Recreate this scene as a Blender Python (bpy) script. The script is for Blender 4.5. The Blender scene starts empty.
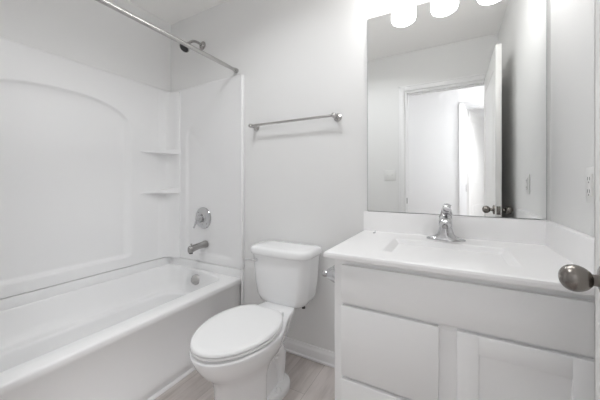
import bpy, bmesh, math
from mathutils import Vector, Matrix
S = bpy.context.scene
C = bpy.context.collection
PI = math.pi

# ------------------------------------------------------------------ camera, world, exposure
H = 1.084
cd = bpy.data.cameras.new('camera')
cam = bpy.data.objects.new('camera', cd); C.objects.link(cam)
cam.location = (0, 0, H)
cam.rotation_euler = (math.radians(90), 0, math.radians(28.87))
cd.sensor_width = 36; cd.lens = 36 * 275.7 / 600
cd.shift_y = -17 / 600
cd.clip_start = 0.02
S.camera = cam

w = bpy.data.worlds.new('world'); S.world = w; w.use_nodes = True
w.node_tree.nodes['Background'].inputs[0].default_value = (1, 1, 1, 1)
w.node_tree.nodes['Background'].inputs[1].default_value = 0.3
S.view_settings.view_transform = 'Standard'
S.view_settings.look = 'None'
S.view_settings.gamma = 1
S.view_settings.use_curve_mapping = False
S.view_settings.exposure = 0.03
S.cycles.max_bounces = 14; S.cycles.diffuse_bounces = 10; S.cycles.glossy_bounces = 6
S.cycles.caustics_reflective = False; S.cycles.caustics_refractive = False
S.cycles.sample_clamp_indirect = 6

SHADE_E = 14.5       # opal glass shades of the vanity light
HALL_W = 1.5        # added hallway fill lamp, watts
BED_W = 14.0  # added fill lamp in the room across the hall
HALL2_W = 25.0  # second added hallway fill lamp
BATH_W = 6.3        # added bathroom fill lamp, out of view

def area(name, loc, size, power, col=(.965, .98, 1), spread=180):
    l = bpy.data.lights.new(name, 'AREA'); l.shape = 'DISK'; l.size = size; l.energy = power; l.color = col; l.spread = math.radians(spread)
    o = bpy.data.objects.new(name, l); C.objects.link(o); o.location = loc
    return o
BLX, BLY = -.82, .70
area('added_bath_lamp', (BLX, BLY, 2.418), 0.30, BATH_W, (.96, .98, 1), 150)  # added unseen fill that evens out the bathroom brightness
area('added_hall_lamp', (-0.95, -0.53, 2.355), 0.30, HALL_W)  # added unseen fill in the hallway
area('added_hall_lamp_far', (1.05, -0.60, 2.355), 0.30, HALL2_W)  # added unseen fill through the doorway, brightens apron and cabinet fronts
area('added_side_room_lamp', (-0.15, -1.9, 2.355), 0.30, BED_W)  # added unseen fill that brightens the door across the hall

# ------------------------------------------------------------------ materials
def mat(name, col, rough=.5, metal=0, bump=0, bscale=200, coat=0, var=0, vscale=3, emit=None, es=0, spec=.5, aniso=0):
    m = bpy.data.materials.new(name); m.use_nodes = True
    nt = m.node_tree; b = nt.nodes['Principled BSDF']
    b.inputs['Base Color'].default_value = (*col, 1)
    b.inputs['Roughness'].default_value = rough
    b.inputs['Metallic'].default_value = metal
    b.inputs['Coat Weight'].default_value = coat
    b.inputs['Coat Roughness'].default_value = .06
    b.inputs['Specular IOR Level'].default_value = spec
    tc = nt.nodes.new('ShaderNodeTexCoord')
    if bump:
        n = nt.nodes.new('ShaderNodeTexNoise'); n.inputs['Scale'].default_value = bscale; n.inputs['Detail'].default_value = 3
        nt.links.new(tc.outputs['Object'], n.inputs['Vector'])
        bp = nt.nodes.new('ShaderNodeBump'); bp.inputs['Strength'].default_value = bump; bp.inputs['Distance'].default_value = .002
        nt.links.new(n.outputs[0], bp.inputs['Height']); nt.links.new(bp.outputs[0], b.inputs['Normal'])
    if var:
        n = nt.nodes.new('ShaderNodeTexNoise'); n.inputs['Scale'].default_value = vscale
        nt.links.new(tc.outputs['Object'], n.inputs['Vector'])
        r = nt.nodes.new('ShaderNodeValToRGB')
        r.color_ramp.elements[0].color = (*[c * (1 - var) for c in col], 1)
        r.color_ramp.elements[1].color = (*[min(1, c * (1 + var)) for c in col], 1)
        nt.links.new(n.outputs[0], r.inputs[0]); nt.links.new(r.outputs[0], b.inputs['Base Color'])
    if emit:
        b.inputs['Emission Color'].default_value = (*emit, 1); b.inputs['Emission Strength'].default_value = es
    return m

M_WALL = mat('wall_paint', (.80, .80, .796), .55, bump=.25, bscale=260, var=.008)
M_CEIL = mat('ceiling_paint', (.92, .91, .895), .8, bump=.3, bscale=180)
M_HALL = mat('hall_paint', (.84, .84, .845), .6, bump=.2, bscale=260)
M_TRIM = mat('trim_paint', (.85, .85, .855), .3, bump=.03, bscale=40)
M_DOOR = mat('door_paint', (.82, .815, .80), .35, bump=.05, bscale=90)
M_ACR = mat('white_acrylic', (.845, .845, .848), .30, bump=.02, bscale=8, coat=.0)
M_PORC = mat('porcelain', (.88, .883, .89), .08, bump=.01, bscale=6, coat=.5)
M_SEAT = mat('seat_plastic', (.88, .883, .886), .2, bump=.01, bscale=6)
M_TOP = mat('cultured_marble', (.90, .896, .898), .30, var=.01, vscale=9, coat=.0)
M_CAB = mat('cabinet_paint', (.90, .902, .905), .38, bump=.03, bscale=60)
M_CHROME = mat('chrome', (.58, .58, .59), .11, 1, bump=.02, bscale=20)
M_BRIGHT = mat('polished_chrome', (.88, .88, .89), .12, 1, bump=.02, bscale=20)
M_SATIN = mat('satin_nickel', (.42, .41, .40), .22, 1, bump=.03, bscale=300)
M_KNOB = mat('brushed_nickel_knob', (.24, .222, .205), .26, 1, bump=.04, bscale=300)
M_NICK = mat('brushed_nickel_rod', (.52, .51, .50), .25, 1, bump=.03, bscale=300)
M_DARK = mat('dark_rubber', (.03, .03, .03), .5, bump=.05)
M_SLOT = mat('slot_dark', (.22, .22, .22), .6, bump=.05)
M_PLATE = mat('plate_plastic', (.80, .80, .79), .3, bump=.01)
M_MIRROR = mat('mirror_silver', (.93, .94, .935), .0, 1)
M_MEDGE = mat('mirror_edge', (.30, .31, .31), .3, .6, bump=.02)
M_SHADE = mat('lit_opal_glass', (.95, .95, .93), .3, emit=(1, .995, .985), es=SHADE_E, bump=.01)
M_FILL_LAMP = mat('added_lamp_diffuser', (.95, .95, .93), .3, emit=(1, .98, .96), es=1.0, bump=.01)  # glowing cover of the added fill lamps
M_GREY = mat('grey_plastic', (.22, .22, .22), .4, bump=.05)

def floor_mat():
    m = bpy.data.materials.new('vinyl_plank'); m.use_nodes = True
    nt = m.node_tree; b = nt.nodes['Principled BSDF']; L = nt.links.new
    tc = nt.nodes.new('ShaderNodeTexCoord')
    mp = nt.nodes.new('ShaderNodeMapping'); mp.inputs['Rotation'].default_value = (0, 0, PI / 2); mp.inputs['Location'].default_value = (.33, .055, 0)
    L(tc.outputs['Object'], mp.inputs[0])
    br = nt.nodes.new('ShaderNodeTexBrick')
    br.offset = .37; br.squash = 1
    br.inputs['Scale'].default_value = 1
    br.inputs['Brick Width'].default_value = .92; br.inputs['Row Height'].default_value = .152
    br.inputs['Mortar Size'].default_value = .0012; br.inputs['Mortar Smooth'].default_value = .2
    br.inputs['Color1'].default_value = (.0, .0, .0, 1); br.inputs['Color2'].default_value = (1, 1, 1, 1)
    br.inputs['Mortar'].default_value = (.3, .3, .3, 1)
    L(mp.outputs[0], br.inputs[0])
    mp2 = nt.nodes.new('ShaderNodeMapping'); mp2.inputs['Scale'].default_value = (14, 1.3, 1)
    L(tc.outputs['Object'], mp2.inputs[0])
    n = nt.nodes.new('ShaderNodeTexNoise'); n.inputs['Scale'].default_value = 2.2; n.inputs['Detail'].default_value = 8; n.inputs['Roughness'].default_value = .62
    L(mp2.outputs[0], n.inputs['Vector'])
    n2 = nt.nodes.new('ShaderNodeTexNoise'); n2.inputs['Scale'].default_value = 2.6; n2.inputs['Detail'].default_value = 2
    L(mp2.outputs[0], n2.inputs['Vector']); L(tc.outputs['Object'], n2.inputs['Vector'])
    a = nt.nodes.new('ShaderNodeMath'); a.operation = 'MULTIPLY_ADD'; a.inputs[1].default_value = .22
    L(br.outputs['Color'], a.inputs[0])
    mm = nt.nodes.new('ShaderNodeMath'); mm.operation = 'MULTIPLY'; mm.inputs[1].default_value = .85; L(n.outputs[0], mm.inputs[0])
    L(mm.outputs[0], a.inputs[2])
    a2 = nt.nodes.new('ShaderNodeMath'); a2.operation = 'MULTIPLY_ADD'; a2.inputs[1].default_value = .5
    L(n2.outputs[0], a2.inputs[0]); L(a.outputs[0], a2.inputs[2])
    r = nt.nodes.new('ShaderNodeValToRGB')
    e = r.color_ramp.elements
    e[0].position = .36; e[0].color = (.27, .235, .215, 1)
    e[1].position = .98; e[1].color = (.66, .61, .585, 1)
    L(a2.outputs[0], r.inputs[0])
    mx = nt.nodes.new('ShaderNodeMix'); mx.data_type = 'RGBA'; mx.inputs['B'].default_value = (.36, .33, .31, 1)
    L(br.outputs['Fac'], mx.inputs['Factor']); L(r.outputs[0], mx.inputs['A'])
    L(mx.outputs['Result'], b.inputs['Base Color'])
    b.inputs['Roughness'].default_value = .42
    bp = nt.nodes.new('ShaderNodeBump'); bp.inputs['Strength'].default_value = .15; bp.inputs['Distance'].default_value = .001
    L(n.outputs[0], bp.inputs['Height']); L(bp.outputs[0], b.inputs['Normal'])
    return m
M_FLOOR = floor_mat()

# ------------------------------------------------------------------ mesh helpers
def add_box(bm, x0, x1, y0, y1, z0, z1, bev=0, seg=2):
    r = bmesh.ops.create_cube(bm, size=1)
    vs = r['verts']
    for v in vs:
        v.co = Vector(((x0 + x1) / 2 + v.co.x * (x1 - x0), (y0 + y1) / 2 + v.co.y * (y1 - y0), (z0 + z1) / 2 + v.co.z * (z1 - z0)))
    if bev:
        es = list({e for v in vs for e in v.link_edges})
        bmesh.ops.bevel(bm, geom=es, offset=bev, segments=seg, affect='EDGES', profile=.5)
    return bm

def box(*a, **k):
    return add_box(bmesh.new(), *a, **k)

def add_rings(bm, rings, cap0=True, cap1=True, closed=True):
    vr = [[bm.verts.new(p) for p in r] for r in rings]
    n = len(rings[0])
    for a, b in zip(vr[:-1], vr[1:]):
        for i in range(n if closed else n - 1):
            j = (i + 1) % n
            bm.faces.new((a[i], a[j], b[j], b[i]))
    if cap0: bm.faces.new(list(reversed(vr[0])))
    if cap1: bm.faces.new(vr[-1])
    return bm

def frame_of(d):
    d = d.normalized()
    u = Vector((0, 0, 1)) if abs(d.z) < .95 else Vector((1, 0, 0))
    a = d.cross(u).normalized(); b = a.cross(d).normalized()
    return a, b

def add_tube(bm, pts, rad, n=20, sq=None):
    pts = [Vector(p) for p in pts]
    if not isinstance(rad, (list, tuple)): rad = [rad] * len(pts)
    rings = []; a0 = None
    for i, p in enumerate(pts):
        d = pts[min(i + 1, len(pts) - 1)] - pts[max(i - 1, 0)]
        d.normalize()
        if a0 is None: a, b = frame_of(d)
        else:
            a = (a0 - d * a0.dot(d)).normalized(); b = a.cross(d).normalized()
        a0 = a
        ra, rb = (rad[i] if isinstance(rad[i], (list, tuple)) else (rad[i], rad[i]))
        rings.append([p + a * math.cos(2 * PI * k / n) * ra + b * math.sin(2 * PI * k / n) * rb for k in range(n)])
    return add_rings(bm, rings)

def add_lathe(bm, o, d, prof, n=36):
    """prof: list of (distance along d, radius)"""
    o = Vector(o); d = Vector(d).normalized(); a, b = frame_of(d)
    rings = [[o + d * t + (a * math.cos(2 * PI * k / n) + b * math.sin(2 * PI * k / n)) * max(r, 1e-4) for k in range(n)] for t, r in prof]
    return add_rings(bm, rings)

def bez(p0, p1, p2, p3, n=14):
    P = [Vector(p) for p in (p0, p1, p2, p3)]
    out = []
    for i in range(n + 1):
        t = i / n; s = 1 - t
        out.append(P[0] * s**3 + P[1] * 3 * s * s * t + P[2] * 3 * s * t * t + P[3] * t**3)
    return out

def obj(name, bm, m, parent=None, ang=35, recalc=True):
    if recalc: bmesh.ops.recalc_face_normals(bm, faces=bm.faces[:])
    me = bpy.data.meshes.new(name); bm.to_mesh(me); bm.free()
    me.materials.append(m)
    me.shade_smooth(); me.set_sharp_from_angle(angle=math.radians(ang))
    o = bpy.data.objects.new(name, me); C.objects.link(o)
    if parent:
        o.parent = parent
        o.matrix_parent_inverse = Matrix.Translation(parent.location).inverted() if parent.parent is None else parent.matrix_basis.inverted() @ Matrix.Identity(4)
    return o

def sub(name, bm, m, part, root_loc, **k):
    """sub-part of a part: world coordinates in the mesh"""
    o = obj(name, bm, m, None, **k)
    o.parent = part
    o.matrix_parent_inverse = Matrix.Identity(4)
    return o

def thing(name, label, cat, loc, group=None):
    o = bpy.data.objects.new(name, None); C.objects.link(o); o.location = loc; o.empty_display_size = .05
    o['label'] = label; o['category'] = cat
    if group: o['group'] = group
    return o

def tag(o, label, cat, group=None):
    o['label'] = label; o['category'] = cat
    if group: o['group'] = group
    return o

def struct(name, bm, m, parent=None, label=None, **k):
    o = obj(name, bm, m, parent, **k)
    if parent is None: o['kind'] = 'structure'
    if label: o['label'] = label; 
    return o

def rrect(x0, x1, y0, y1, r, z, nc=8, ns=12):
    """rounded rectangle, counter-clockwise; r = [r at (x1,y0), (x1,y1), (x0,y1), (x0,y0)]"""
    if not isinstance(r, (list, tuple)): r = [r] * 4
    cs = [(x1 - r[0], y0 + r[0], -PI / 2, r[0]), (x1 - r[1], y1 - r[1], 0, r[1]), (x0 + r[2], y1 - r[2], PI / 2, r[2]), (x0 + r[3], y0 + r[3], PI, r[3])]
    arcs = [[Vector((cx + rr * math.cos(a + PI / 2 * i / nc), cy + rr * math.sin(a + PI / 2 * i / nc), z)) for i in range(nc + 1)] for cx, cy, a, rr in cs]
    out = []
    for k in range(4):
        out += arcs[k]
        p, q = arcs[k][-1], arcs[(k + 1) % 4][0]
        out += [p.lerp(q, i / ns) for i in range(1, ns)]
    return out

def sm(t):
    t = max(0, min(1, t)); return t * t * (3 - 2 * t)

# ------------------------------------------------------------------ room shell
XL, XR, D, CZ = -2.095, .364, 1.525, 2.43
T = .10
struct('floor', box(-2.3, 1.8, -2.9, D + T, -.05, 0), M_FLOOR)
struct('ceiling', box(-2.3, 1.8, -2.9, D + T, CZ, CZ + .05), M_CEIL)
struct('wall_back', box(XL - T, XR + T, D, D + T, 0, CZ), M_WALL)
struct('wall_left', box(XL - T, XL, 0, D, 0, CZ), M_WALL)
struct('wall_right', box(XR, XR + T, 0, D, 0, CZ), M_WALL)
OX0, OX1, OZ = -.428, .292, 2.03
def wall_front():
    bm = bmesh.new()
    add_box(bm, XL - T, OX0, -.115, 0, 0, CZ); add_box(bm, OX1, XR + T, -.115, 0, 0, CZ); add_box(bm, OX0, OX1, -.115, 0, OZ, CZ)
    return bm
struct('wall_front', wall_front(), M_WALL)
# hallway and the room across it
HY = -.945
def wall_hall():
    bm = bmesh.new()
    add_box(bm, -1.7, .135, HY - .11, HY, 0, CZ); add_box(bm, .90, 1.7, HY - .11, HY, 0, CZ); add_box(bm, .135, .90, HY - .11, HY, 2.03, CZ)
    return bm
struct('wall_hall_far', wall_hall(), M_HALL)
struct('wall_hall_left', box(-1.7, -1.6, HY, -.115, 0, CZ), M_HALL)
struct('wall_hall_right', box(1.6, 1.7, HY, -.115, 0, CZ), M_HALL)
struct('wall_hall_near', box(XR + T, 1.7, -.115, 0, 0, CZ), M_HALL)
struct('wall_room_far', box(-1.0, 1.7, -2.8, -2.7, 0, CZ), M_HALL)
struct('wall_room_left', box(-1.0, -.9, -2.7, HY - .11, 0, CZ), M_HALL)
struct('wall_room_right', box(1.6, 1.7, -2.7, HY - .11, 0, CZ), M_HALL)

# door casings and jambs
def casing_bm(x0, x1, zt, y, s, wdt=.058, th=.014):
    """flat casing with a stepped outer bead around an opening; s = +1 faces +y"""
    bm = bmesh.new()
    def yy(a, b): return (y + a, y + b) if s > 0 else (y - b, y - a)
    for (a0, a1, b0, b1) in ((x0 - wdt, x0 - .004, 0, zt + wdt), (x1 + .004, x1 + wdt, 0, zt + wdt), (x0 - .004, x1 + .004, zt + .004, zt + wdt)):
        add_box(bm, a0, a1, *yy(0, th), b0, b1, bev=.003)
    for (a0, a1, b0, b1) in ((x0 - wdt, x0 - wdt + .014, 0, zt + wdt), (x1 + wdt - .014, x1 + wdt, 0, zt + wdt), (x0 - wdt, x1 + wdt, zt + wdt - .014, zt + wdt)):
        add_box(bm, a0, a1, *yy(th - .001, th + .006), b0, b1, bev=.002)
    return bm
def jamb_bm(x0, x1, zt, y0, y1, stop_y):
    bm = bmesh.new()
    add_box(bm, x0 - .001, x0 + .016, y0, y1, 0, zt); add_box(bm, x1 - .016, x1 + .001, y0, y1, 0, zt); add_box(bm, x0 + .016, x1 - .016, y0, y1, zt - .016, zt + .001)
    add_box(bm, x0 + .016, x0 + .026, stop_y, stop_y + .03, 0, zt - .016, bev=.002); add_box(bm, x1 - .026, x1 - .016, stop_y, stop_y + .03, 0, zt - .016, bev=.002)
    add_box(bm, x0 + .026, x1 - .026, stop_y, stop_y + .03, zt - .026, zt - .016, bev=.002)
    return bm
struct('trim_1', casing_bm(OX0, OX1, OZ, 0, 1), M_TRIM)
t2 = struct('trim_2', jamb_bm(OX0, OX1, OZ, -.115, 0, -.075), M_TRIM)
bm = bmesh.new(); add_box(bm, OX0 + .016, OX0 + .0185, -.040, -.008, .87, .93, bev=.001); add_box(bm, OX0 + .0183, OX0 + .019, -.030, -.016, .885, .915)
sub('strike_plate', bm, M_KNOB, t2, None)
struct('trim_3', casing_bm(.135, .90, 2.03, HY, 1), M_TRIM)
t4 = struct('trim_4', jamb_bm(.135, .90, 2.03, HY - .11, HY, HY - .06), M_TRIM)
struct('trim_5', casing_bm(OX0, OX1, OZ, -.115, -1), M_TRIM)

# baseboards (profiled, with shoe moulding)
def base_prof():
    return [(0, 0), (.016, 0), (.019, .004), (.019, .012), (.013, .018), (.013, .058), (.010, .066), (.0065, .070), (.005, .083), (0, .085)]
def baseboard(p0, p1, nrm):
    bm = bmesh.new(); nrm = Vector(nrm)
    rings = [[Vector((p[0], p[1], 0)) + nrm * (d + .0003) + Vector((0, 0, z)) for d, z in base_prof()] for p in (p0, p1)]
    return add_rings(bm, rings)
struct('baseboard_back', baseboard((-1.286, D), (-.396, D), (0, -1, 0)), M_TRIM)
struct('baseboard_right', baseboard((XR, .965), (XR, .02), (-1, 0, 0)), M_TRIM)
struct('baseboard_front', baseboard((-1.30, 0), (OX0 - .06, 0), (0, 1, 0)), M_TRIM)
struct('baseboard_hall', baseboard((-1.6, HY), (.077, HY), (0, 1, 0)), M_TRIM)

# ------------------------------------------------------------------ doors
def door_leaf(L, Tk, Zb, Zt):
    """leaf along +y from 0..L, x 0..Tk, two moulded panels per face"""
    bm = bmesh.new()
    add_box(bm, 0.004, Tk - .004, 0.001, L - .001, Zb + .001, Zt - .001)
    st = .11
    zs = [(Zb, Zb + .20), (Zb + .82, Zb + 1.03), (Zt - .13, Zt)]
    for (x0, x1) in ((0, .006), (Tk - .006, Tk)):
        add_box(bm, x0, x1, 0, st, Zb, Zt); add_box(bm, x0, x1, L - st, L, Zb, Zt)
        for a, b in zs: add_box(bm, x0, x1, st, L - st, a, b)
        for a, b in ((zs[0][1], zs[1][0]), (zs[1][1], zs[2][0])):
            add_box(bm, x0 + .0015 if x0 == 0 else x0, x1 if x0 == 0 else x1 - .0015, st + .04, L - st - .04, a + .04, b - .04, bev=.0014, seg=1)
    add_box(bm, 0, Tk, -.001, .004, Zb, Zt, bev=.001); add_box(bm, 0, Tk, L - .004, L + .0005, Zb, Zt, bev=.001)
    add_box(bm, 0, Tk, 0, L, Zt - .004, Zt + .0005, bev=.001)
    return bm
def knob_prof():
    # neck out of the rose, then an egg shaped grip
    p = [(0, .0325), (.004, .0325), (.0075, .029), (.010, .0200), (.011, .0125), (.019, .0105), (.024, .0115)]
    n = 14
    for i in range(n + 1):
        a = PI * i / n
        t = .0455 - .0255 * math.cos(a)
        r = .0255 * math.sin(a) * (1.0 + .10 * math.cos(a) * -1)
        if t > .024 or i > 0:
            if r > .0115 or i > n / 2: p.append((t, r))
    return p
DX, DT = .2555, .033
DY0, DY1 = .035, .785
bm = door_leaf(DY1 - DY0, DT, .012, 2.012)
bmesh.ops.translate(bm, vec=(DX, DY0, 0), verts=bm.verts[:])
d1 = struct('door_1', bm, M_DOOR)
KY, KZ = .7245, .900
for s, x in ((-1, DX), (1, DX + DT)):
    bm = bmesh.new(); add_lathe(bm, (x, KY, KZ), (s, 0, 0), knob_prof(), 48)
    sub('door_knob', bm, M_KNOB, d1, None, ang=50)
bm = bmesh.new(); add_box(bm, DX + .005, DX + DT - .005, DY1 - .0005, DY1 + .0015, KZ - .028, KZ + .028, bev=.0007)
add_box(bm, DX + .010, DX + DT - .010, DY1 + .001, DY1 + .010, KZ - .010, KZ + .010, bev=.003)
sub('latch', bm, M_KNOB, d1, None)
for z in (.25, 1.02, 1.78):
    bm = bmesh.new(); add_tube(bm, [(DX + DT - .012, DY0 - .012, z - .045), (DX + DT - .012, DY0 - .012, z + .045)], .006, 12)
    add_box(bm, DX + DT - .030, DX + DT - .012, DY0 - .003, DY0 + .0005, z - .045, z + .045)
    sub('hinge', bm, M_KNOB, d1, None)
# door across the hall, swung open into that room
bm = door_leaf(.74, .034, .012, 2.010)
a = math.radians(180 + 20)
bmesh.ops.rotate(bm, cent=(0, 0, 0), matrix=Matrix.Rotation(a, 3, 'Z'), verts=bm.verts[:])
bmesh.ops.translate(bm, vec=(.192, HY - .118, 0), verts=bm.verts[:])
d2 = struct('door_2', bm, M_DOOR)
for z in (.25, 1.02, 1.775):
    bm = bmesh.new(); add_tube(bm, [(.156, HY - .090, z - .045), (.156, HY - .090, z + .045)], .006, 12)
    add_box(bm, .1510, .1545, HY - .095, HY - .015, z - .045, z + .045)
    sub('hinge', bm, M_KNOB, d2, None)

# ------------------------------------------------------------------ bathtub
TX0, TX1 = XL + .002, -1.305
def tub_body():
    rings = []
    y0, y1 = .003, D - .003
    for z, x1 in ((0.001, -1.319), (.046, -1.319), (.052, -1.3055), (.085, -1.3065), (.13, -1.318), (.20, -1.3185), (.36, -1.317), (.378, -1.306), (.390, -1.305), (.404, -1.305), (.410, -1.3075), (.413, -1.313)):
        rings.append(rrect(TX0, x1, y0, y1, .002, z))
    # inner opening: offsets from the opening at (front x1, drain end y1, wall x0, near end y0)
    def inner(z, fx, dy, wx, ny, r):
        p = rrect(-2.060 + wx, -1.408 - fx, .10 + ny, 1.492 - dy, r, z)
        out = []
        for v in p:
            k = sm((v.x + 1.95) / .52) * sm((v.y - 1.0) / .4)
            out.append(Vector((v.x, v.y - .05 * k, v.z)))
        return out
    R0 = [.10, .075, .20, .12]
    rings.append(inner(.413, -.010, -.008, -.006, -.010, R0))
    rings.append(inner(.4105, -.003, -.003, -.002, -.003, R0))
    rings.append(inner(.404, .001, .001, .001, .001, R0))
    rings.append(inner(.380, .006, .005, .008, .02, R0))
    rings.append(inner(.30, .022, .020, .040, .09, [.10, .09, .18, .12]))
    rings.append(inner(.252, .034, .032, .062, .15, [.10, .10, .17, .12]))
    rings.append(inner(.246, .038, .036, .068, .16, [.10, .10, .17, .12]))
    rings.append(inner(.242, .046, .044, .080, .17, [.10, .10, .17, .12]))
    rings.append(inner(.240, .062, .060, .104, .19, [.10, .10, .16, .12]))
    rings.append(inner(.236, .069, .067, .111, .20, [.10, .10, .16, .12]))
    rings.append(inner(.222, .074, .072, .116, .205, [.10, .10, .16, .12]))
    rings.append(inner(.14, .085, .085, .128, .26, [.10, .10, .14, .12]))
    rings.append(inner(.10, .105, .105, .15, .32, [.09, .09, .12, .11]))
    rings.append(inner(.085, .13, .140, .175, .38, [.07, .07, .09, .09]))
    rings.append(inner(.080, .20, .25, .25, .50, [.04, .04, .05, .05]))
    bm = bmesh.new(); add_rings(bm, rings, cap0=True, cap1=True)
    return bm
tub = thing('bathtub', 'long white alcove bathtub with a plain front apron along the left wall', 'bathtub', (-1.70, .76, 0))
obj('tub_body', tub_body(), M_ACR, tub, ang=60)
bm = bmesh.new()
add_box(bm, TX0, XL + .030, .003, D - .003, .405, .4725, bev=.004)
add_box(bm, XL + .026, TX1, D - .027, D - .003, .405, .4725, bev=.004)
add_box(bm, XL + .026, TX1, .003, .027, .405, .4725, bev=.004)
obj('wall_flange', bm, M_ACR, tub)
bm = bmesh.new(); add_lathe(bm, (-1.703, 1.456, .350), (.80, -1, .30), [(-.012, .030), (.000, .037), (.016, .037), (.022, .034), (.024, .027), (.024, .0)], 40)
ov = obj('overflow_plate', bm, M_NICK, tub)
ov['label'] = 'round brushed metal overflow plate'
bm = bmesh.new(); add_lathe(bm, (-1.705, 1.20, .079), (0, 0, 1), [(0, .036), (.004, .036), (.006, .03), (.004, .02), (.012, .018), (.014, .008)], 32)
obj('drain', bm, M_SATIN, tub)
# small quarter-round trim along the foot of the apron
bm = bmesh.new()
prof = [(0, 0), (.014, 0), (.0135, .006), (.011, .011), (.006, .014), (0, .015)]
add_rings(bm, [[Vector((-1.3185 + d, y, z + .0005)) for d, z in prof] for y in (.02, D - .02)])
struct('trim_6', bm, M_TRIM)

# ------------------------------------------------------------------ shower surround
SZ0, SZ1 = .477, 1.852
sur = thing('shower_surround', 'glossy white moulded wall surround above the bathtub with an arched recess', 'shower surround', (-1.70, .76, SZ0))
def panel(u0, u1, nu, nz, fn, back, flip):
    """fn(u, z) -> front point, back(u, z) -> back point; closed thin solid"""
    bm = bmesh.new()
    us = [u0 + (u1 - u0) * i / nu for i in range(nu + 1)]; zs = [SZ0 + (SZ1 - SZ0) * j / nz for j in range(nz + 1)]
    g = [[bm.verts.new(fn(u, z)) for z in zs] for u in us]
    for i in range(nu):
        for j in range(nz):
            bm.faces.new((g[i][j], g[i + 1][j], g[i + 1][j + 1], g[i][j + 1]))
    per = [g[i][0] for i in range(nu + 1)] + [g[nu][j] for j in range(1, nz + 1)] + [g[i][nz] for i in range(nu - 1, -1, -1)] + [g[0][j] for j in range(nz - 1, 0, -1)]
    uv = [(us[i], zs[0]) for i in range(nu + 1)] + [(us[nu], zs[j]) for j in range(1, nz + 1)] + [(us[i], zs[nz]) for i in range(nu - 1, -1, -1)] + [(us[0], zs[j]) for j in range(nz - 1, 0, -1)]
    bk = [bm.verts.new(back(u, z)) for u, z in uv]
    n = len(per)
    for i in range(n): bm.faces.new((per[i], per[(i + 1) % n], bk[(i + 1) % n], bk[i]))
    bm.faces.new(bk)
    return bm
def cove(t):
    t = max(0, min(1, t)); return math.sqrt(1 - (1 - t) ** 2)
def side_fn(y, z):
    dy = abs(y - .7625)
    q = max(0, 1 - (dy / .42) ** 2.6)
    arch = 1.455 + .20 * math.sqrt(q)
    s = (.35 * sm((arch - z) / .008) + .65 * cove((arch - z) / .11)) * sm((.425 - dy) / .06) * sm((z - .545) / .018)
    # fade of the recess back to the panel plane towards the bottom corner
    edge = .006 * sm((z - (SZ1 - .012)) / .012)
    return Vector((XL + .026 - .022 * s - edge, y, z))
obj('side_panel', panel(.004, D - .004, 180, 190, side_fn, lambda u, z: Vector((XL + .001, u, z)), False), M_ACR, sur, ang=70)
def end_fn(x, z):
    dx = abs(x + 1.64)
    q = max(0, 1 - (dx / .245) ** 2.6)
    arch = 1.42 + .165 * math.sqrt(q)
    left = sm((x + 1.885) / .022) * sm((-1.345 - x) / .22)
    if x > -1.70: arch = 1.585
    s = sm((arch - z) / (.035 + 1.6 * max(0, x + 1.845))) * left * sm((z - .528) / .018)
    edge = .006 * sm((z - (SZ1 - .012)) / .012)
    return Vector((x, D - .024 + .018 * s + edge, z))
obj('end_panel', panel(XL + .004, TX1 + .004, 110, 190, end_fn, lambda u, z: Vector((u, D - .001, z)), False), M_ACR, sur, ang=70)
def near_fn(x, z):
    p = end_fn(x, z); return Vector((x, D - p.y, z))
obj('end_panel', panel(XL + .004, TX1 + .004, 60, 60, near_fn, lambda u, z: Vector((u, .001, z)), False), M_ACR, sur, ang=70)
for a, b in ((D - .030, D - .001), (.001, .030)):
    bm = bmesh.new(); add_box(bm, TX1 - .004, TX1 + .016, a, b, SZ0, SZ1 - .004, bev=.007, seg=4)
    obj('edge_bead', bm, M_ACR, sur)
    bm = bmesh.new(); add_box(bm, TX1 + .0005, TX1 + .014, a + .004, b, .002, SZ0 - .0005, bev=.006, seg=4)
    obj('edge_bead', bm, M_ACR, tub)
def column(sy):
    pts = [(XL + .002, 1.385), (XL + .027, 1.385), (XL + .031, 1.432), (XL + .038, 1.450), (XL + .050, 1.460), (XL + .075, 1.470), (XL + .11, 1.478), (XL + .137, 1.484), (XL + .148, 1.490), (XL + .152, 1.500), (XL + .152, 1.523), (XL + .002, 1.523)]
    if sy < 0: pts = [(x, D - y) for x, y in pts]
    bm = bmesh.new()
    cx, cy = XL + .05, (1.50 if sy > 0 else D - 1.50)
    def sc(k, z): return [Vector((cx + (x - cx) * k, cy + (y - cy) * k, z)) for x, y in pts]
    add_rings(bm, [sc(1, SZ0 + .001), sc(1, 1.812), sc(.985, 1.822), sc(.94, 1.828)])
    return bm
obj('corner_column', column(1), M_ACR, sur, ang=28)
obj('corner_column', column(-1), M_ACR, sur, ang=28)
def shelf(z, sy):
    n = 16; bot = []; top = []
    for i in range(n + 1):
        t = i / n
        x = XL + .022 + .135 * t; y = 1.235 + .25 * t + .0
        # gently hollow front edge
        x -= .012 * math.sin(PI * t) ; y += .006 * math.sin(PI * t)
        h = .007 + .036 * t ** 1.1
        bot.append((x, y, z)); top.append((x, y, z + h))
    bot += [(XL + .157, 1.520, z), (XL + .015, 1.520, z)]; top += [(XL + .157, 1.520, z + .043), (XL + .015, 1.520, z + .043)]
    f = (lambda p: Vector(p)) if sy > 0 else (lambda p: Vector((p[0], D - p[1], p[2])))
    bm = bmesh.new(); add_rings(bm, [[f(p) for p in bot], [f(p) for p in top]])
    es = [e for e in bm.edges if abs(e.verts[0].co.z - e.verts[1].co.z) < .02]
    bmesh.ops.bevel(bm, geom=es, offset=.003, segments=2, affect='EDGES')
    return bm
for z in (1.319, 1.002):
    obj('shelf', shelf(z, 1), M_ACR, sur, ang=40)
    obj('shelf', shelf(z, -1), M_ACR, sur, ang=40)

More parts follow.
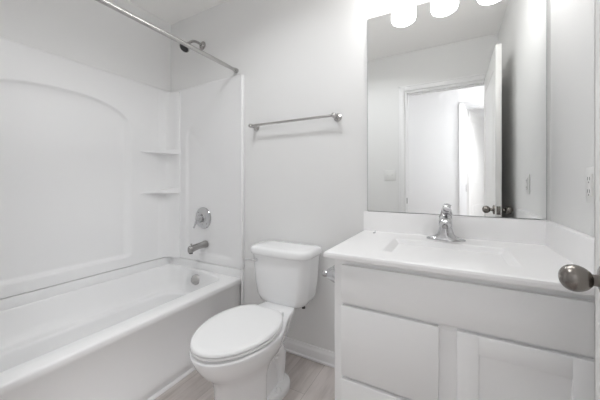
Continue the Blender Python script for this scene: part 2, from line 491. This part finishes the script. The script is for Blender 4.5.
# ------------------------------------------------------------------ tub valve, spout, shower head, rod
WY = D - .0075    # face of the recess in the end panel
val = thing('shower_valve', 'round chrome tub and shower valve with a lever on the end wall', 'shower valve', (-1.695, WY, .812))
bm = bmesh.new(); add_lathe(bm, (-1.695, WY, .812), (0, -1, 0), [(0, .083), (.004, .083), (.008, .080), (.012, .066), (.014, .050), (.018, .036), (.022, .032), (.030, .0315)], 56)
obj('escutcheon', bm, M_CHROME, val)
bm = bmesh.new(); add_lathe(bm, (-1.695, WY - .030, .812), (0, -1, 0), [(0, .028), (.016, .027), (.030, .023), (.036, .012), (.037, .0)], 40)
obj('valve_hub', bm, M_CHROME, val)
bm = bmesh.new(); add_tube(bm, bez((-1.695, WY - .046, .815), (-1.71, WY - .050, .80), (-1.728, WY - .052, .775), (-1.738, WY - .055, .738)), [(.014 - .0005 * i, .010 - .0003 * i) for i in range(15)], 20)
obj('lever', bm, M_CHROME, val, ang=60)
for dx, dz in ((.045, -.042), (-.045, .042)):
    bm = bmesh.new()
    add_lathe(bm, (-1.695 + dx, WY - .011, .812 + dz), (0, -1, 0), [(0, .005), (.003, .0045), (.0035, .001)], 14)
    obj('screw', bm, M_SATIN, val)

spo = thing('tub_spout', 'satin chrome tub spout with a pull-up diverter below the valve', 'tub spout', (-1.668, WY, .608))
bm = bmesh.new()
rings = []
for y, zc, rx, rz in ((WY, .612, .027, .027), (WY - .012, .612, .027, .027), (WY - .03, .611, .024, .024), (WY - .07, .610, .0225, .0225), (WY - .11, .606, .0225, .024), (WY - .135, .601, .0225, .027), (WY - .150, .598, .021, .027), (WY - .156, .598, .017, .023)):
    rings.append([Vector((-1.668 + rx * math.copysign(abs(math.cos(a)) ** .8, math.cos(a)), y, zc + rz * math.copysign(abs(math.sin(a)) ** .8, math.sin(a)))) for a in [2 * PI * k / 32 for k in range(32)]])
add_rings(bm, rings)
obj('spout_body', bm, M_SATIN, spo, ang=50)
bm = bmesh.new(); add_lathe(bm, (-1.668, WY - .137, .6255), (0, 0, 1), [(0, .004), (.007, .004), (.009, .0075), (.013, .0075), (.015, .005)], 20)
obj('diverter_knob', bm, M_SATIN, spo)
bm = bmesh.new(); add_lathe(bm, (-1.668, WY - .140, .5745), (0, 0, -1), [(0, .014), (.006, .0135), (.0065, .010)], 20)
obj('outlet_ring', bm, M_DARK, spo)

sh = thing('shower_arm_and_head', 'small chrome shower head on a bent arm above the surround', 'shower head', (-1.712, D, 2.167))
bm = bmesh.new(); add_lathe(bm, (-1.712, D - .0005, 2.160), (0, -1, 0), [(0, .033), (.004, .032), (.009, .026), (.012, .016), (.020, .0125)], 36)
obj('wall_flange', bm, M_SATIN, sh)
bm = bmesh.new(); path = bez((-1.712, D - .004, 2.160), (-1.712, D - .06, 2.170), (-1.712, D - .100, 2.165), (-1.712, D - .135, 2.115))
add_tube(bm, path, .0095, 18); obj('arm', bm, M_SATIN, sh, ang=60)
dd = Vector((0, -.62, -.78)).normalized(); p0 = Vector((-1.712, D - .131, 2.121))
bm = bmesh.new(); add_lathe(bm, p0, dd, [(0, .013), (.012, .014), (.014, .011), (.020, .013), (.028, .014), (.036, .018), (.052, .033), (.058, .0365), (.064, .0365), (.067, .034)], 36)
obj('head', bm, M_SATIN, sh)
bm = bmesh.new(); add_lathe(bm, p0 + dd * .0665, dd, [(0, .032), (.002, .0315), (.003, .024), (.0045, .022), (.005, 0)], 36)
obj('spray_face', bm, M_DARK, sh)['label'] = 'dark spray face'

rod = thing('shower_curtain_rod', 'straight brushed metal shower curtain rod spanning above the tub', 'curtain rod', (-1.361, .7625, 1.894))
bm = bmesh.new(); add_tube(bm, [(-1.361, .006, 1.894), (-1.361, D - .10, 1.894)], .0127, 28)
obj('rod_tube', bm, M_NICK, rod)
bm = bmesh.new(); add_tube(bm, [(-1.361, D - .44, 1.894), (-1.361, D - .004, 1.894)], .0113, 28)
obj('inner_tube', bm, M_NICK, rod)
for y, s in ((D, -1), (0, 1)):
    bm = bmesh.new(); add_lathe(bm, (-1.361, y + s * .0005, 1.894), (0, s, 0), [(0, .0165), (.010, .0165), (.024, .0150), (.026, .0120)], 28)
    obj('end_cap', bm, M_NICK, rod)

# ------------------------------------------------------------------ towel bar
tb = thing('towel_bar', 'satin nickel towel bar on the back wall above the toilet', 'towel bar', (-.885, D, 1.468))
bm = bmesh.new(); add_tube(bm, [(-1.195, D - .062, 1.468), (-.575, D - .062, 1.468)], .0075, 20)
obj('bar', bm, M_NICK, tb)
for x in (-1.183, -.587):
    bm = bmesh.new(); add_lathe(bm, (x, D - .0005, 1.468), (0, -1, 0), [(0, .0245), (.004, .0245), (.007, .021), (.012, .018), (.016, .013), (.030, .0105), (.042, .0105), (.048, .0135), (.062, .0145), (.074, .0125), (.080, .007), (.081, .001)], 32)
    obj('post', bm, M_NICK, tb)

# ------------------------------------------------------------------ toilet
TCX = -.857
toi = thing('toilet', 'white two-piece toilet with closed lid between the tub and the vanity', 'toilet', (TCX, 1.1, 0))
def egg(z, yf, yb, w, sq=2.2, n=120, flat=.0, yc=None):
    """egg ring: yf front, yb back, w half width; broader at the back"""
    yc = yb - (yb - yf) * .42 if yc is None else yc
    out = []
    for k in range(n):
        a = 2 * PI * k / n
        c, s = math.cos(a), math.sin(a)
        ex = 2 / sq
        if s < 0:   # front half
            x = w * math.copysign(abs(c) ** (2 / 1.97), c); y = yc + (yc - yf) * -abs(s) ** (2 / 1.95)
        else:
            x = w * math.copysign(abs(c) ** ex, c); y = yc + (yb - yc) * abs(s) ** ex
        out.append(Vector((TCX + x, y, z)))
    return out
# bowl and pedestal, one loft from the floor up
rings = [egg(.000, .850, 1.29, .132, 3.2, yc=1.06), egg(.018, .850, 1.29, .132, 3.2, yc=1.06), egg(.030, .858, 1.28, .127, 3.2, yc=1.06),
         egg(.10, .857, 1.275, .125, 3.0, yc=1.05), egg(.17, .852, 1.275, .124, 2.8, yc=1.05), egg(.225, .842, 1.29, .126, 2.7, yc=1.04), egg(.265, .818, 1.32, .136, 2.7, yc=1.03),
         egg(.30, .780, 1.35, .155, 2.7, yc=1.01), egg(.335, .757, 1.37, .168, 2.8, yc=1.0), egg(.365, .742, 1.38, .176, 3, yc=1.0), egg(.385, .736, 1.385, .179, 3, yc=1.0), egg(.391, .738, 1.383, .177, 3, yc=1.0), egg(.3935, .748, 1.375, .168, 3, yc=1.0)]
def pinch(r):
    # the deck behind the bowl narrows towards the tank
    out = []
    for v in r:
        k = sm((v.y - 1.03) / .22) * .30 * sm((v.z - .24) / .08)
        k += sm((v.y - 1.015) / .07) * .50 * sm((.30 - v.z) / .10)
        out.append(Vector((TCX + (v.x - TCX) * (1 - k), v.y, v.z)))
    return out
bm = bmesh.new(); add_rings(bm, [pinch(r) for r in rings])
obj('bowl', bm, M_PORC, toi, ang=80)
# foot flange with trapway bulge
bm = bmesh.new()
def foot(z, k):
    out = []
    for i in range(40):
        a = 2 * PI * i / 40
        out.append(Vector((TCX + (.114 * k) * math.copysign(abs(math.cos(a)) ** .8, math.cos(a)), 1.195 + (.118 * k) * math.copysign(abs(math.sin(a)) ** .8, math.sin(a)), z)))
    return out
add_rings(bm, [foot(.0005, 1), foot(.020, 1), foot(.030, .97), foot(.034, .90)])
obj('foot', bm, M_PORC, toi, ang=50)
for s in (-1, 1):
    bm = bmesh.new()
    add_tube(bm, bez((TCX + s * .050, .99, .20), (TCX + s * .070, 1.10, .30), (TCX + s * .060, 1.24, .30), (TCX + s * .040, 1.24, .03), 18), [.030 + .018 * math.sin(PI * i / 18) for i in range(19)], 22)
    obj('trapway', bm, M_PORC, toi, ang=80)
    bm = bmesh.new(); add_lathe(bm, (TCX + s * .090, 1.165, .030), (0, 0, 1), [(0, .015), (.004, .015), (.016, .012), (.022, .006), (.023, 0)], 24)
    obj('bolt_cap', bm, M_SEAT, toi)
def seat_ring(z, off, w=.176, yf=.730, yb=1.158):
    return egg(z, yf + off, yb - off, w - off, 3.4, yc=1.0)
def pinch2(r):
    return [Vector((TCX + (v.x - TCX) * (1 - .17 * sm((v.y - .99) / .2)), v.y, v.z)) for v in r]
bm = bmesh.new(); add_rings(bm, [pinch2(seat_ring(z, o, .175, .741, 1.192)) for z, o in ((.3950, .016), (.3990, .024), (.4000, .003), (.4040, -.001), (.4095, .000), (.4115, .004), (.4118, .028))])
obj('seat', bm, M_SEAT, toi, ang=60)
bm = bmesh.new(); add_rings(bm, [pinch2(seat_ring(z, o, .175, .740, 1.192)) for z, o in ((.4110, .030), (.4158, .028), (.4165, .004), (.4195, -.001), (.427, .001), (.4315, .008), (.4325, .03), (.4335, .08), (.434, .14))])
obj('lid', bm, M_SEAT, toi, ang=60)
for s in (-1, 1):
    bm = bmesh.new(); add_box(bm, TCX + s * .075 - .022, TCX + s * .075 + .022, 1.180, 1.208, .392, .420, bev=.006, seg=3)
    obj('hinge', bm, M_SEAT, toi)
# tank: tapered, bowed front
def tank_ring(z, hw, yf, yb, bow, r=.045):
    hw *= .975
    p = rrect(TCX - .014 - hw, TCX - .014 + hw, yf, yb, [r, .03, .03, r], z, nc=7, ns=10)
    return [Vector((v.x, v.y - bow * (1 - ((v.x - TCX + .014) / hw) ** 2) * (1 if v.y < (yf + yb) / 2 else 0), z)) for v in p]
bm = bmesh.new()
add_rings(bm, [tank_ring(.374, .105, 1.36, 1.45, .008, .04), tank_ring(.381, .135, 1.340, 1.47, .010, .045), tank_ring(.398, .158, 1.325, 1.480, .014, .05), tank_ring(.43, .172, 1.317, 1.488, .016, .05), tank_ring(.50, .183, 1.312, 1.49, .018, .05), tank_ring(.58, .190, 1.309, 1.493, .019, .05), tank_ring(.664, .196, 1.306, 1.495, .020, .05)])
tk = obj('tank', bm, M_PORC, toi, ang=60)
bm = bmesh.new()
add_rings(bm, [tank_ring(.665, .198, 1.302, 1.497, .020, .05), tank_ring(.669, .205, 1.293, 1.503, .022, .055), tank_ring(.679, .207, 1.291, 1.505, .022, .055), tank_ring(.700, .206, 1.292, 1.504, .022, .055), tank_ring(.709, .199, 1.299, 1.498, .022, .05), tank_ring(.713, .180, 1.317, 1.482, .018, .04), tank_ring(.715, .12, 1.37, 1.44, .01, .02)])
obj('tank_lid', bm, M_PORC, toi, ang=60)
bm = bmesh.new()
add_lathe(bm, (TCX - .150, 1.3075, .632), (0, -1, 0), [(0, .013), (.006, .013), (.010, .010), (.022, .009)], 24)
add_tube(bm, bez((TCX - .144, 1.288, .632), (TCX - .165, 1.281, .635), (TCX - .19, 1.281, .636), (TCX - .215, 1.284, .632)), [(.0085 + .0002 * i, .006) for i in range(15)], 16)
fl = obj('flush_lever', bm, M_BRIGHT, toi, ang=60)
bm = bmesh.new(); add_lathe(bm, (TCX + .13, 1.36, .3935), (0, 0, -1), [(0, .010), (.01, .010), (.012, .004)], 16)
obj('tank_bolt', bm, M_DARK, toi)
# supply line and stop valve behind the toilet
bm = bmesh.new(); add_lathe(bm, (TCX - .20, D - .0005, .19), (0, -1, 0), [(0, .028), (.004, .026), (.008, .010), (.045, .009), (.05, .012), (.065, .012)], 24)
add_tube(bm, bez((TCX - .20, D - .055, .195), (TCX - .20, D - .055, .30), (TCX - .15, D - .10, .30), (TCX - .14, D - .10, .39)), .005, 12)
obj('water_supply', bm, M_CHROME, toi)

# ------------------------------------------------------------------ vanity
VX0, VX1 = -.395, XR - .002
VY0 = .992       # face frame plane
van = thing('vanity_cabinet', 'pale grey painted vanity cabinet with drawers on the left and a door on the right', 'vanity cabinet', ((VX0 + VX1) / 2, 1.25, 0))
bm = bmesh.new()
add_box(bm, VX0, VX0 + .018, VY0 + .002, D - .001, .0, .800, bev=.0008, seg=1)
add_box(bm, VX1 - .018, VX1, VY0 + .002, D - .001, .0, .800, bev=.0008, seg=1)
add_box(bm, VX0 + .018, VX1 - .018, VY0 + .03, D - .002, .09, .108)
add_box(bm, VX0 + .018, VX1 - .018, D - .012, D - .002, .108, .79)
add_box(bm, VX0 + .018, VX1 - .018, VY0 + .06, VY0 + .075, .0, .09)
obj('carcass', bm, M_CAB, van)
bm = bmesh.new()
def ff(x0, x1, z0, z1): add_box(bm, x0, x1, VY0, VY0 + .019, z0, z1, bev=.0008, seg=1)
ff(VX0, VX0 + .045, .09, .800); ff(VX1 - .045, VX1, .09, .800); ff(VX0 + .045, VX1 - .045, .760, .800); ff(VX0 + .045, VX1 - .045, .615, .655)
ff(VX0 + .045, VX1 - .045, .09, .125); ff(-.052, .030, .125, .615); ff(VX0 + .045, -.052, .348, .385)
obj('face_frame', bm, M_CAB, van)
FY0, FY1 = VY0 - .019, VY0 - .0002
bm = box(-.362, .333, FY0, FY1, -.0+.641, .780, bev=.0022, seg=2)
obj('false_front', bm, M_CAB, van)
for z0, z1 in ((.371, .628), (.110, .357)):
    bm = box(-.362, -.037, FY0, FY1, z0, z1, bev=.0022, seg=2)
    obj('drawer', bm, M_CAB, van)
dx0, dx1, dz0, dz1, st = .013, .333, .110, .635 - .006, .057
bm = bmesh.new()
add_box(bm, dx0, dx0 + st, FY0, FY1, dz0, dz1, bev=.0018); add_box(bm, dx1 - st, dx1, FY0, FY1, dz0, dz1, bev=.0018)
add_box(bm, dx0 + st - .001, dx1 - st + .001, FY0 + .0002, FY1, dz1 - st, dz1, bev=.0015); add_box(bm, dx0 + st - .001, dx1 - st + .001, FY0 + .0002, FY1, dz0, dz0 + st, bev=.0015)
add_box(bm, dx0 + st - .005, dx1 - st + .005, FY0 + .006, FY1 - .003, dz0 + st - .005, dz1 - st + .005)
obj('door', bm, M_CAB, van)

# countertop with moulded rectangular basin and splashes
CX0, CX1, CY0, CT = -.428, XR - .002, .958, .824
ct = thing('countertop', 'glossy white vanity top with integral rectangular sink and low backsplash', 'countertop', (-.03, 1.25, .80))
SX, SY = -.024, 1.215
def top_bm():
    bm = bmesh.new()
    def outer(x0, x1, y0, y1, z): return rrect(x0, x1, y0, y1, .004, z, nc=6, ns=10)
    o = []
    o.append(outer(CX0 + .004, CX1, CY0 + .004, D - .001, .8005)); o.append(outer(CX0, CX1, CY0, D - .001, .804))
    o.append(outer(CX0, CX1, CY0, D - .001, .815)); o.append(outer(CX0 + .0025, CX1, CY0 + .0025, D - .001, .8215)); o.append(outer(CX0 + .009, CX1 - .002, CY0 + .009, D - .003, CT))
    def inn(z, wx, yf, yb, r): return rrect(SX - wx, SX + wx, yf, yb, r, z, nc=6, ns=10)
    o.append(inn(CT, .215, 1.076, 1.356, .012)); o.append(inn(CT - .0015, .212, 1.078, 1.3535, .011)); o.append(inn(CT - .004, .209, 1.080, 1.352, .010))
    o.append(inn(CT - .060, .162, 1.100, 1.346, .012)); o.append(inn(CT - .100, .137, 1.112, 1.338, .016)); o.append(inn(CT - .115, .125, 1.122, 1.330, .018)); o.append(inn(CT - .122, .105, 1.145, 1.305, .02)); o.append(inn(CT - .127, .03, 1.195, 1.235, .015))
    add_rings(bm, o)
    return bm
obj('top_slab', top_bm(), M_TOP, ct, ang=18)
bm = bmesh.new()
add_box(bm, CX0, CX1, D - .021, D - .001, CT - .001, .927, bev=.003, seg=3)
obj('backsplash', bm, M_TOP, ct)
bm = bmesh.new()
add_box(bm, XR - .022, XR - .001, CY0 + .002, D - .020, CT - .001, .927, bev=.003, seg=3)
obj('sidesplash', bm, M_TOP, ct)
bm = bmesh.new(); add_lathe(bm, (SX, SY, CT - .128), (0, 0, 1), [(0, .024), (.003, .024), (.0045, .019), (.003, .017), (.008, .016), (.010, .012)], 28)
obj('drain', bm, M_CHROME, ct)

# faucet
fx, fy = -.026, 1.432
fa = thing('faucet', 'chrome single-lever sink faucet with a flared base on the vanity top', 'faucet', (fx, fy, CT))
bm = bmesh.new()
def oval(z, a, b, p=2.3): return [Vector((fx + a * math.copysign(abs(math.cos(t)) ** (2 / p), math.cos(t)), fy + b * math.copysign(abs(math.sin(t)) ** (2 / p), math.sin(t)), z)) for t in [2 * PI * k / 48 for k in range(48)]]
add_rings(bm, [oval(CT + .0003, .080, .029), oval(CT + .005, .080, .029), oval(CT + .009, .073, .0275), oval(CT + .0125, .058, .0272), oval(CT + .018, .044, .027), oval(CT + .025, .036, .0265, 2), oval(CT + .040, .030, .0255, 2), oval(CT + .058, .0260, .0250, 2)])
obj('flared_base', bm, M_CHROME, fa, ang=60)
bm = bmesh.new(); add_lathe(bm, (fx, fy, CT + .056), (0, 0, 1), [(0, .0215), (.004, .0215), (.006, .0262), (.025, .027), (.050, .0268), (.060, .023), (.065, .014), (.067, 0)], 40)
obj('body', bm, M_CHROME, fa, ang=60)
bm = bmesh.new(); path = bez((fx, fy - .005, CT + .088), (fx, fy - .05, CT + .100), (fx, fy - .085, CT + .100), (fx, fy - .112, CT + .082), 16)
add_tube(bm, path, [(.0255 - .0001 * i, .0215 - .0003 * i) for i in range(17)], 28)
obj('spout', bm, M_CHROME, fa, ang=60)
bm = bmesh.new(); add_lathe(bm, (fx, fy - .104, CT + .078), (0, -.35, -1), [(0, .0125), (.010, .012), (.0105, .009)], 24)
obj('aerator', bm, M_SATIN, fa)
bm = bmesh.new()
path = bez((fx, fy - .004, CT + .112), (fx + .001, fy + .018, CT + .140), (fx + .004, fy - .02, CT + .150), (fx + .010, fy - .062, CT + .143), 16)
add_tube(bm, path, [(.020 - .0003 * i, .0080 - .0001 * i) for i in range(17)], 20)
obj('lever', bm, M_CHROME, fa, ang=60)

# tiny clip on the counter
bm = bmesh.new()
add_box(bm, -.3585, -.3475, 1.432, 1.444, CT + .0002, CT + .0030, bev=.0008)
add_box(bm, -.3500, -.3475, 1.434, 1.442, CT + .003, CT + .0135, bev=.0008)
o = obj('plastic_clip', bm, M_GREY); tag(o, 'tiny grey plastic clip lying on the counter near its back left corner', 'clip')

# toilet paper holder on the cabinet side
tp = thing('toilet_paper_holder', 'empty chrome toilet paper holder on the left side of the vanity cabinet', 'toilet paper holder', (VX0, 1.10, .715))
for y in (1.035, 1.185):
    bm = bmesh.new(); add_lathe(bm, (VX0 - .0005, y, .715), (-1, 0, 0), [(0, .034), (.004, .034), (.008, .031), (.014, .030), (.028, .024), (.042, .016), (.047, .012), (.050, .0125), (.060, .0135), (.069, .0105), (.073, .004), (.074, 0)], 32)
    obj('post', bm, M_CHROME, tp)
bm = bmesh.new(); add_tube(bm, [(VX0 - .057, 1.035, .715), (VX0 - .057, 1.10, .715)], .0095, 18); add_tube(bm, [(VX0 - .057, 1.09, .715), (VX0 - .057, 1.185, .715)], .008, 18)
obj('roller', bm, M_CHROME, tp)

# ------------------------------------------------------------------ mirror
mi = thing('wall_mirror', 'large frameless rectangular mirror resting on the backsplash', 'mirror', (-.03, D, .93))
MX0, MX1, MZ0, MZ1 = -.410, .350, .929, 1.992
bm = box(MX0, MX1, D - .0065, D - .0005, MZ0, MZ1)
obj('glass_edge', bm, M_MEDGE, mi)
bm = box(MX0 + .0015, MX1 - .0015, D - .0072, D - .0066, MZ0 + .0015, MZ1 - .0015)
obj('mirror_face', bm, M_MIRROR, mi)

# ------------------------------------------------------------------ vanity light
vl = thing('vanity_light', 'three-globe vanity light glowing white above the mirror', 'wall light', (-.035, D, 2.16))
bm = bmesh.new(); add_box(bm, -.285, .215, D - .028, D - .0005, 2.135, 2.225, bev=.008, seg=3)
obj('back_plate', bm, M_SATIN, vl)
for x in (-.238, -.035, .174):
    bm = bmesh.new(); add_tube(bm, bez((x, D - .025, 2.18), (x, D - .07, 2.20), (x, D - .11, 2.20), (x, D - .125, 2.150)), .008, 14)
    add_lathe(bm, (x, D - .125, 2.155), (0, 0, -1), [(0, .014), (.006, .026), (.026, .028), (.030, .026)], 28)
    obj('arm', bm, M_SATIN, vl)
    bm = bmesh.new(); add_lathe(bm, (x, D - .125, 2.130), (0, 0, -1), [(0, .026), (.010, .038), (.025, .052), (.050, .060), (.085, .064), (.120, .065), (.136, .060), (.145, .047), (.149, .025), (.150, 0)], 40)
    obj('lamp_shade', bm, M_SHADE, vl, ang=60)

# ------------------------------------------------------------------ outlet, switch, added ceiling fill lamps
ou = thing('wall_outlet', 'white duplex outlet on the right wall above the counter', 'outlet', (XR, 1.128, 1.078))
bm = box(XR - .006, XR - .0003, 1.093, 1.163, 1.027, 1.131, bev=.002)
obj('cover_plate', bm, M_PLATE, ou)
bm = box(XR - .0095, XR - .005, 1.112, 1.144, 1.047, 1.111, bev=.0015)
obj('receptacle', bm, M_PLATE, ou)
bm = bmesh.new()
for z in (1.060, 1.097):
    for dy in (-.0065, .0065): add_box(bm, XR - .0100, XR - .0094, 1.128 + dy - .0014, 1.128 + dy + .0014, z - .005, z + .005)
    add_lathe(bm, (XR - .0094, 1.128, z - .011), (-1, 0, 0), [(0, .0025), (.0006, .0025)], 12)
obj('slot', bm, M_SLOT, ou)
sx, sz = -.578, 1.165
sw = thing('light_switch', 'white double toggle light switch beside the doorway, seen in the mirror', 'light switch', (sx, 0, sz))
bm = box(sx - .058, sx + .058, .0003, .006, sz - .0575, sz + .0575, bev=.002)
obj('cover_plate', bm, M_PLATE, sw)
for dx in (-.023, .023):
    bm = bmesh.new(); add_box(bm, sx + dx - .005, sx + dx + .005, .005, .017, sz + .000, sz + .010, bev=.0015)
    obj('toggle', bm, M_PLATE, sw)
for (x, y, lab, nm) in ((-.95, -.53, 'added unseen fill lamp on the hallway ceiling on the tub side of the doorway', 'added_ceiling_lamp'), (1.05, -.60, 'added unseen fill lamp on the hallway ceiling behind the open door', 'added_ceiling_lamp'), (-.15, -1.9, 'added unseen fill lamp on the ceiling of the room across the hallway', 'added_ceiling_lamp')):
    t = thing(nm, lab, 'ceiling light', (x, y, CZ))  # unseen fixture built around an added fill lamp
    bm = bmesh.new(); add_lathe(bm, (x, y, CZ - .0005), (0, 0, -1), [(0, .17), (.03, .17), (.034, .165)], 40)
    obj('lamp_base', bm, M_TRIM, t)
    bm = bmesh.new(); add_lathe(bm, (x, y, CZ - .0345), (0, 0, -1), [(0, .16), (.015, .155), (.028, .13), (.034, .08), (.036, 0)], 40)
    obj('diffuser', bm, M_FILL_LAMP, t, ang=60)

t = thing('added_downlight', 'added unseen fill downlight in the bathroom ceiling', 'ceiling light', (BLX, BLY, CZ))  # unseen fixture built around the added bathroom fill
bm = bmesh.new(); add_lathe(bm, (BLX, BLY, CZ - .0005), (0, 0, -1), [(0, .172), (.005, .172), (.008, .166), (.008, .154), (.002, .151)], 48)
obj('trim_ring', bm, M_TRIM, t)
bm = bmesh.new(); add_lathe(bm, (BLX, BLY, CZ - .003), (0, 0, -1), [(0, .151), (.002, .151), (.003, 0)], 48)
obj('diffuser', bm, M_FILL_LAMP, t, ang=60)
